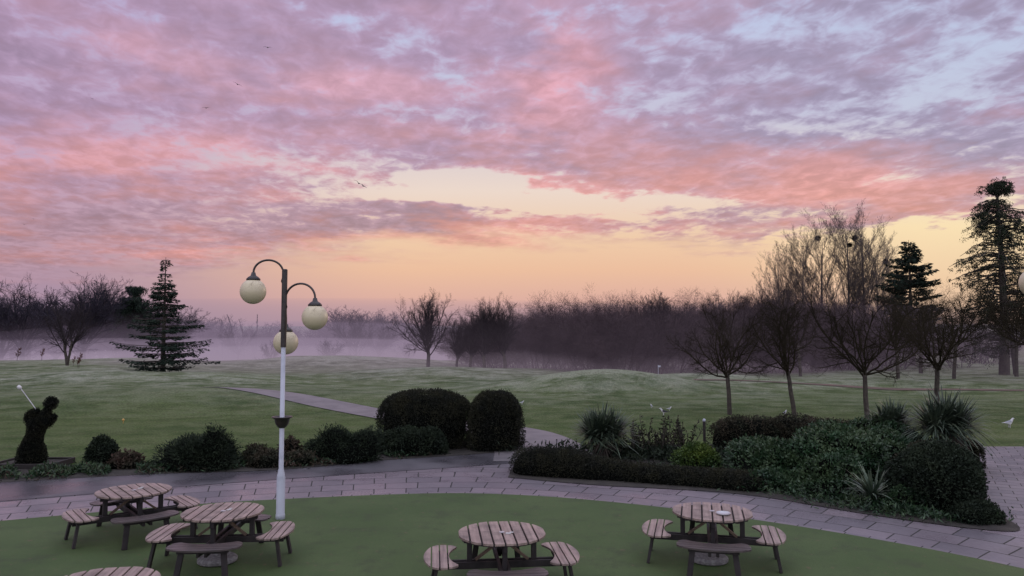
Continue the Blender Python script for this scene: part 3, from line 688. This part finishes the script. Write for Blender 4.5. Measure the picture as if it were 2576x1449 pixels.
# conifers
def cedar(Hh,prof,tier,nb,dens,lf,droop=.12,upc=.10,r=.2,wj=.0,skip=0.,zj=.2):
    z=prof[0][0]*Hh
    PP=[];lp=[];la=[];ll=[]
    hz=[p[0] for p in prof];hw=[p[1] for p in prof]
    while z<Hh*.985:
        w=np.interp(z/Hh,hz,hw)*rng.uniform(1-wj,1+wj*.6)
        n=nb if w>.8 else max(4,nb//2)
        for k in range(n):
            if rng.random()<skip: continue
            a=rng.uniform(0,6.28);L=w*rng.uniform(.5,1.06) if rng.random()>.12 else w*rng.uniform(1.0,1.2);z0=z+rng.normal(0,zj)*tier
            tt=np.linspace(0,1,7);rr=tt*L;dp=droop*rng.uniform(.5,1.5)
            zz=z0+L*(upc*tt-dp*tt*tt+.10*tt**4)+(.25*L*tt if z/Hh>.88 else 0)
            b=np.stack([rr*math.cos(a),rr*math.sin(a),zz],1);PP.append(b)
            kk=max(4,int(dens*L));t=.12+.88*rng.random(kk)**.8
            q=np.stack([np.interp(t,tt,b[:,i]) for i in range(3)],1)
            sw=(.16+.13*L)*(1-t*.75)+.04
            side=np.array([-math.sin(a),math.cos(a),0]);sg=rng.choice([-1,1],kk)
            off=rng.random(kk)*sw*sg
            q=q+side*off[:,None];q[:,2]-=np.abs(off)*.3+rng.random(kk)**2*.14
            ax=np.stack([math.cos(a)*np.ones(kk),math.sin(a)*np.ones(kk),np.zeros(kk)],1)*.9+side*(sg*.9)[:,None]+rng.normal(0,.3,(kk,3));ax[:,2]-=.3
            lp.append(q);la.append(ax);ll.append(lf*rng.uniform(.6,1.3,kk))
        z+=tier*rng.uniform(.7,1.35)*(.75 if z/Hh>.6 else 1)
    PP=np.array(PP);R=np.linspace(.045,.012,7)[None]*np.ones((len(PP),1))
    br=tubes(PP,R,3)
    P=np.concatenate(lp);A=np.concatenate(la);L=np.concatenate(ll)
    lv=leafq(P,A,L,L*.16)
    tz=np.linspace(0,1,9);trunk=tubes(np.stack([np.zeros(9),np.zeros(9),tz*Hh],1)[None],(r*(1-tz)+.015)[None],8)
    return trunk,br,lv
def place_con(name,data,loc,label,mats,scale=1):
    tr,br,lv=data;e=empty(name,(loc[0],loc[1],gz(*loc)-.03),0,scale);tag(e,label,'tree')
    obj('trunk',mesh_np('trunk',*tr,[M_bark],smooth=True),parent=e)
    V,Q=cat([br,lv]);mi=[1]*len(br[1])+[0]*len(lv[1]);rn=np.concatenate([np.full(len(br[0]),.3),np.repeat(rng.random(len(lv[1])),4)])
    obj('crown',mesh_np('crown',V,Q,[mats,M_bark],mi,rnd=rn),parent=e);return e
place_con('conifer_tree',cedar(9.3,[(.03,3.2),(.10,4.1),(.20,3.8),(.34,3.0),(.5,2.1),(.62,1.45),(.74,.9),(.83,.5),(.90,.28),(.95,.45),(1,.08)],.44,12,42,.24,droop=.16,upc=.12,wj=.20,skip=.12,zj=.20),(-28.2,60),'tiered dark conifer with spreading layered boughs on the fairway',M_con)
place_con('cedar_tree',cedar(13.4,[(.12,3.0),(.3,3.4),(.5,3.1),(.65,2.7),(.78,2.0),(.9,1.2),(.97,.5),(1,.2)],.54,13,38,.34,droop=.05,upc=.12,r=.3,wj=.2,skip=.1,zj=.3),(42.6,79),'dense dark cedar with flat layered foliage',M_con)
def clumpy(Hh,nb,prof,r,cl=.55,lf=.22,z0=.15,kd=75,lr=(.45,1.12),sag=.45):
    hz=[p[0] for p in prof];hw=[p[1] for p in prof];PP=[];P=[];A=[]
    for i in range(nb):
        f=z0+(1-z0)*rng.random()**.85;z=f*Hh;w=np.interp(f,hz,hw)*rng.uniform(*lr)*(1+.18*math.sin(f*23));a=rng.uniform(0,6.28)
        tt=np.linspace(0,1,6);dz=w*(.30*tt-sag*tt*tt)+ (w*.8*tt if f>.92 else 0)
        b=np.stack([tt*w*math.cos(a),tt*w*math.sin(a),z+dz],1);b[1:]+=rng.normal(0,.07,(5,3));PP.append(b)
        for c in range(3):
            ctr=b[5-c]+rng.normal(0,.12,3);k=int(kd*cl/.55);rr=cl*rng.uniform(.35,1.0)
            q=ctr+rdir(k)*rng.random((k,1))**.45*np.array([rr,rr,rr*.45]);q[:,2]-=rng.random(k)**2*rr*1.4
            P.append(q);A.append(rdir(k)*.7+np.array([0,0,-.8]))
    br=tubes(np.array(PP),np.linspace(.055,.015,6)[None]*np.ones((nb,1)),4)
    P=np.concatenate(P);A=np.concatenate(A);lv=leafq(P,A,lf*rng.uniform(.6,1.4,len(P)),lf*.15)
    tz=np.linspace(0,1,12);trunk=tubes(np.stack([.12*np.sin(tz*5),.1*np.cos(tz*4),tz*Hh],1)[None],(r*(1-tz)**.8+.03)[None],8)
    return trunk,br,lv
place_con('redwood_tree',clumpy(15.6,420,[(.1,3.0),(.25,3.9),(.45,3.7),(.62,3.3),(.75,2.8),(.86,2.0),(.94,1.1),(1,.4)],.38,.34,.17,.10,46,(.4,1.15),.5),(39.8,60),'tall ragged evergreen redwood with gaps between its boughs',M_seq)
place_con('pine_tree',clumpy(14.6,170,[(.2,3.),(.5,3.8),(.7,3.3),(.85,2.4),(1,1.0)],.4,.8,.35,.15),(-68.5,134),'old spreading pine fading into the mist',M_con)

FT=[tree_np([(0,0,0)],[(0,0,1)],[4.],[.32],.8,levels=[(15,.40,.75,.3,1.8,7,.07,.03,.0,4),(9,.15,.6,.2,.42,5,.1,.03,.2,3),(7,.15,.6,.25,.48,3,.14,.02,.2,3)],twig=(6,.5,.8,.019),lv0=(.95,1.08),rf0=.38) for _ in range(3)]
gf='large bare trees standing in the mist';fe=[]
for i,(x,y,s) in enumerate([(-82,124,1.25),(-71.5,124,1.32),(-76,130,1.36),(-88,128,1.1),(-31.5,150,.84),(-27.2,152,.80),(-38,118,.36),(-30,122,.42),(-59,160,.7),(-70,150,1.0),(-20,140,.42)]):
    if i<3: fe.append(place_tree('bare_tree',*FT[i],(x,y),i,'large spreading leafless tree veiled in mist',(M_far,M_far),s,gf))
    else: copy_thing(fe[i%3],(x,y,gz(x,y)),i*1.3,s,gf)
FV=[cat(t_) for t_ in FT]
pos=[]
for x in np.linspace(-190,60,85)+rng.normal(0,2.5,85):
    s=rng.uniform(.66,1.02)*(1+.18*math.sin(x*.11)); pos.append((x,rng.uniform(200,240),s*1.5,s))
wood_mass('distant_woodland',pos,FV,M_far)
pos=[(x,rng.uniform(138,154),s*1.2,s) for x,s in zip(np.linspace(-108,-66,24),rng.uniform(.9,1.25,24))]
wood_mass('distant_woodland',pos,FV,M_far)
g0=cat(tree_np([(0,0,0)],[(0,0,1)],[10.5],[.18],.15,levels=[(40,.06,.25,.06,.14,4,.03,.08,.7,3),(8,.1,.3,.1,.4,3,.06,.06,.4,3)],twig=(6,.3,.6,.04)))
me=mesh_np('slim_poplar_tree',*g0,[M_far])
for i,(px_,s) in enumerate([(-76,.95),(-73.5,1.1),(-71.5,1.),(-69,1.12),(-70.5,.85),(-67,.9),(-78,.8)]):
    o=obj('slim_poplar_tree',me,(px_,195+i*1.5,gz(px_,195)),i,s);tag(o,'slim upright poplar in the distant mist','tree',group='distant slim poplars')
sp0=tree_np([(0,0,0)],[(0,0,1)],[1.5],[.03],.3,levels=[(14,.25,.7,.2,.35,3,.1,.03,.4,3)],twig=(12,.7,.5,.03))
M_rust=flat('rust_leaves',(.11,.05,.04))
s0=place_tree('sapling_tree',*sp0,(-60,90),0,'small rust-leaved sapling in the field',(M_bark,M_rust),1.0,'saplings in the field')
for x,y,s in((-57,90,.9),(-40.8,70,.85),(-41.5,71,.6),(-43.7,74,.6)): copy_thing(s0,(x,y,gz(x,y)),1,s,'saplings in the field')

# ------------------------------------------------------------ birds
def gull_material(a,b,z0,z1):
    m,t,bs=new_mat('bird_plumage');tc=t.n('ShaderNodeTexCoord').outputs['Object'];sp=t.n('ShaderNodeSeparateXYZ');t.put(sp.inputs[0],tc)
    n=t.mul(t.noise(tc,12,3),.04)
    f=t.mul(t.sm(t.add(sp.outputs[2],n),z0,z1),t.sm(sp.outputs[0],.08,.04));t.put(bs.inputs['Base Color'],t.mix(f,a,b));bs.inputs['Roughness'].default_value=.7;return m
Mg=gull_material((.50,.50,.51),(.25,.27,.31),.21,.25);Mmag=gull_material((.5,.5,.5),(.01,.01,.015),.15,.2)
def bird(name,mat,loc,rot,label,s=1,wings=False,cat_='bird'):
    if not wings:
        v=[(0,0,.20,.075,.075),(.09,0,.24,.06,.06),(.14,0,.31,.035,.035),(.165,0,.355,.042,.042),(.205,0,.35,.018,.018),(.25,0,.335,.008,.008),(-.12,0,.19,.055,.05),(-.22,0,.19,.03,.015),(-.32,0,.19,.02,.008),
           (.01,.03,.12,.018,.018),(.0,.035,.0,.008,.008),(.04,.035,.0,.006,.006),(.01,-.03,.12,.018,.018),(.0,-.035,.0,.008,.008),(.04,-.035,.0,.006,.006)]
        ed=[(0,1),(1,2),(2,3),(3,4),(4,5),(0,6),(6,7),(7,8),(0,9),(9,10),(10,11),(0,12),(12,13),(13,14)]
    else:
        v=[(0,0,0,.07,.07),(.12,0,.01,.05,.05),(.19,0,.02,.04,.04),(.26,0,.01,.01,.01),(-.14,0,0,.045,.035),(-.28,0,0,.05,.012),
           (.04,.14,.07,.09,.02),(.05,.36,.14,.075,.014),(-.02,.58,.07,.05,.01),(-.10,.72,.0,.015,.006),(.04,-.14,.07,.09,.02),(.05,-.36,.14,.075,.014),(-.02,-.58,.07,.05,.01),(-.10,-.72,.0,.015,.006)]
        ed=[(0,1),(1,2),(2,3),(0,4),(4,5),(0,6),(6,7),(7,8),(8,9),(0,10),(10,11),(11,12),(12,13)]
    me=bpy.data.meshes.new(name);me.from_pydata([x[:3] for x in v],ed,[]);me.materials.append(mat)
    o=obj(name,me,loc,rot,s);o.modifiers.new('Skin','SKIN');
    for i,x in enumerate(v): me.skin_vertices[0].data[i].radius=(x[3],x[4])
    me.skin_vertices[0].data[0].use_root=True
    ss=o.modifiers.new('Subsurf','SUBSURF');ss.levels=2;ss.render_levels=2
    return tag(o,label,cat_)
gl='gulls standing on the grass'
for x,y,r,s in((.48,35.9,.3,.5),(6.5,34.7,1.8,.5),(7.05,33.4,.2,.5),(11.45,31.3,.6,.62),(18.25,27.4,.15,.95)):
    bird('gull',Mg,(x,y,gz(x,y)+.0),r,'white and grey gull standing on the grass',s)['group']=gl
bird('magpie',Mmag,(6.45,31.7,gz(6.45,31.7)),2.8,'black and white magpie on the grass',.8)
Mfly=pm('dark_plumage',(.08,.07,.08),None,5,.8);gl='gulls flying in the sky'
for x,y,z,r,s,tl in((-22.6,108,25.4,.5,1.2,.5),(-21.9,108,25.0,2.3,1.1,-.5),(-60.5,160,58,.4,1.5,.4),(-54,160,66.3,0.2,1.4,0),(-71.5,170,55.8,.0,1.4,0),(-127,220,74,.5,1,.2),(-163,250,42,0,1.,.2),(-166,250,40,1,1.,.2)):
    b=bird('flying_gull',Mfly,(x,y,z),r+1.57,'gull in flight with wings raised',s,True);b['group']=gl;b.rotation_euler=(tl,0,r+1.57)

# ------------------------------------------------------------ mist volumes
def mist(name,ells,sig,colr,amp=.15):
    m=bpy.data.materials.new(name+'_vapour');m.use_nodes=True;nt=m.node_tree;nt.nodes.remove(nt.nodes['Principled BSDF'])
    out=nt.nodes['Material Output'];ab=nt.nodes.new('ShaderNodeVolumeAbsorption');em=nt.nodes.new('ShaderNodeEmission');ad=nt.nodes.new('ShaderNodeAddShader')
    ab.inputs['Color'].default_value=(0,0,0,1);ab.inputs['Density'].default_value=sig
    em.inputs['Color'].default_value=tuple(colr)+(1,);em.inputs['Strength'].default_value=sig
    nt.links.new(ab.outputs[0],ad.inputs[0]);nt.links.new(em.outputs[0],ad.inputs[1]);nt.links.new(ad.outputs[0],out.inputs['Volume'])
    for (x,y,z,rx,ry,rz) in ells:
        a=np.linspace(0,2*np.pi,97)[:-1];b=np.linspace(-np.pi/2,np.pi/2,41)[1:-1]
        AA,BB=np.meshgrid(a,b,indexing='ij')
        ph=rng.uniform(0,6.28,4)
        lum=1+amp*np.sin(3*AA+ph[0])*np.cos(BB)+amp*.6*np.sin(7*AA+ph[1])*np.cos(BB)+amp*.4*np.sin(13*AA+ph[2]+3*BB)*np.cos(BB)
        V=np.stack([rx*np.cos(BB)*np.cos(AA)*lum,ry*np.cos(BB)*np.sin(AA)*lum,rz*np.sin(BB)*lum],-1).reshape(-1,3)
        n1,n2=96,39;I=np.arange(n1*n2).reshape(n1,n2);J=np.roll(I,-1,axis=0)
        F=np.stack([I[:,:-1],J[:,:-1],J[:,1:],I[:,1:]],-1).reshape(-1,4).tolist()
        F.append([int(q) for q in I[:,0]][::-1]);F.append([int(q) for q in I[:,-1]])
        me=bpy.data.meshes.new(name);me.from_pydata([tuple(map(float,q)) for q in V],[],F);me.materials.append(m);me.update()
        tag(obj(name,me,(x,y,z)),kind='stuff')
mist('mist',[(-85,225,-1,230,125,14)],.0034,(.33,.24,.33),.04)
mist('mist',[(-62,168,-2,115,72,8)],.0055,(.29,.225,.335),.08)
mist('mist',[(-46,130,-2,80,46,4.6)],.013,(.37,.29,.40),.10)
mist('mist',[(-34,112,-2.2,50,40,3.6)],.014,(.40,.32,.42),.12)
mist('mist',[(24,80,-1,72,31,7.6)],.0085,(.225,.17,.235),.04)
mist('mist',[(-2,74,-.8,40,20,2.6)],.015,(.36,.28,.36),.10)

# ------------------------------------------------------------ sky
w=bpy.data.worlds.new('World');scene.world=w;w.use_nodes=True
t=NT(w.node_tree);bg=w.node_tree.nodes['Background']
dirv=t.n('ShaderNodeTexCoord').outputs['Generated']
sp=t.n('ShaderNodeSeparateXYZ');t.put(sp.inputs[0],dirv);x,y,z=sp.outputs
ya=t.m('MAXIMUM',t.m('ABSOLUTE',y),.15)
U=t.m('DIVIDE',x,ya);V=t.m('DIVIDE',z,ya)
zc=t.add(t.m('MAXIMUM',z,0.),.12)
px=t.m('DIVIDE',x,zc);py=t.m('DIVIDE',y,zc)
ca_,sa_=math.cos(.30),math.sin(.30)
qx=t.add(t.mul(px,ca_),t.mul(py,sa_));qy=t.sub(t.mul(py,ca_),t.mul(px,sa_))
n_med=t.noise(t.comb(t.mul(qx,.95),qy,3.7),3.3,6,.60,.35)
n_fin=t.noise(t.comb(t.mul(qx,1.1),t.mul(qy,.85),9.1),12.5,3,.58,.35)
n_w1=t.noise(t.comb(t.mul(qx,.8),qy,5.5),2.3,4,.6);n_w2=t.noise(t.comb(t.mul(qx,.8),qy,15.5),2.3,4,.6)
Uw=t.add(U,t.mul(t.sub(n_w1,.5),.34));Vw=t.add(V,t.mul(t.sub(n_w2,.5),.10))
def GS(*a,**k): return t.gauss(Uw,Vw,*a,**k)
base=t.ramp(t.mul(V,1/.6),[(0,(.58,.36,.38)),(.07,(.73,.43,.36)),(.14,(.84,.52,.35)),(.21,(.87,.60,.40)),(.32,(.84,.69,.60)),(.5,(.57,.55,.69)),(.75,(.52,.58,.80)),(1,(.44,.54,.80))])
leftc=t.ramp(t.mul(V,1/.6),[(0,(.31,.24,.34)),(.1,(.41,.28,.37)),(.2,(.48,.31,.38)),(.35,(.55,.38,.50)),(.6,(.50,.44,.62)),(1,(.42,.46,.74))])
base=t.mix(t.sm(U,-.12,-.66),base,leftc)
rightc=t.ramp(t.mul(V,1/.6),[(0,(.72,.47,.37)),(.12,(.87,.61,.39)),(.24,(.95,.75,.46)),(.33,(.88,.74,.58)),(.5,(.56,.59,.73)),(1,(.46,.57,.82))])
base=t.mix(t.sm(U,.20,.58),base,rightc)
cov=t.add(t.mul(n_med,.60),t.mul(n_fin,.40))
lowedge=t.add(.118,t.mul(t.sm(U,-.7,.0,-1,0),.05))
rise=t.sm(t.sub(Vw,lowedge),-.015,.035)
bias=t.add(.200,
  GS(-.085,.195,.17,.022,k=-.45),GS(.12,.180,.20,.015,k=-.32),GS(.66,.128,.26,.030,k=-.6,slope=.08),GS(.20,.140,.14,.022,k=-.12),
  GS(-.02,.345,.16,.030,k=-.08),GS(-.34,.235,.15,.018,k=-.15),GS(-.12,.425,.24,.03,k=-.06),GS(.5,.38,.26,.10,k=-.095),GS(.16,.31,.20,.03,k=-.07),
  GS(.62,.30,.14,.05,k=-.06),GS(-.12,.145,.12,.018,k=.14),GS(.27,.22,.25,.04,k=.10),GS(.08,.37,.06,.07,k=.12))
c0=t.add(cov,bias)
cover_=t.mul(t.sm(c0,.495,.675),rise)
plume=GS(.075,.37,.060,.085,k=.75)
lit=t.add(t.mul(t.sub(n_med,.5),1.3),t.mul(t.sub(n_fin,.5),.6),t.mul(t.sub(n_w1,.5),1.5),plume,
  GS(-.40,.375,.30,.03,k=.42,slope=-.18),GS(-.58,.25,.22,.05,k=.40),GS(.28,.225,.34,.045,k=.48),GS(.50,.195,.22,.03,k=.40),
  GS(-.03,.135,.12,.025,k=.80),GS(-.22,.118,.20,.014,k=.50),GS(-.25,.335,.18,.025,k=.35),GS(.6,.36,.25,.12,k=-.45),GS(-.68,.40,.2,.08,k=-.2),GS(-.24,.165,.12,.012,k=-.35),.13)
litf=t.sm(lit,-.10,.95)
shade=t.mix(t.sm(U,-.1,.5),(.38,.26,.39),(.33,.28,.41))
shade=t.mix(t.sm(V,.28,.12),shade,(.41,.26,.32))
pink=t.mix(t.sm(V,.36,.14),(.66,.36,.45),(.78,.34,.30))
pink=t.mix(t.mul(plume,.7),pink,(.76,.34,.38))
cc=t.mix(litf,shade,pink)
hs=t.n('ShaderNodeHueSaturation');t.put(hs.inputs['Color'],cc);t.put(hs.inputs['Value'],t.mul(t.sm(c0,.52,.86,1.28,.85),t.sm(n_fin,.3,.7,1.07,.94)));cc=hs.outputs[0]
skyc=t.mix(t.mul(cover_,.90),base,cc)
vault=t.sm(z,.45,.85);skyc=t.mix(vault,skyc,(1.15,1.18,1.48))  # unseen zenith, brightened to lift the light on the ground
skyc=t.mix(t.sm(y,-.05,-.5),skyc,(1.05,1.02,1.22))  # unseen sky behind the camera, also brightened to lift the light
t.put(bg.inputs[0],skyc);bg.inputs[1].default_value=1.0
w.cycles.sampling_method='NONE'

sun=bpy.data.lights.new('sun','SUN');sun.energy=.35;sun.angle=math.radians(15);sun.color=(1,.72,.55)
so=bpy.data.objects.new('sun',sun);so.rotation_euler=(math.radians(80),0,math.radians(180-48));col.objects.link(so)

cam=bpy.data.cameras.new('camera');cam.lens=26;cam.sensor_width=36;cam.clip_end=6000;cam.clip_start=.1
co=bpy.data.objects.new('camera',cam);co.location=(0,0,3.5);co.rotation_euler=(math.radians(90+3.42),0,0);col.objects.link(co)
scene.camera=co
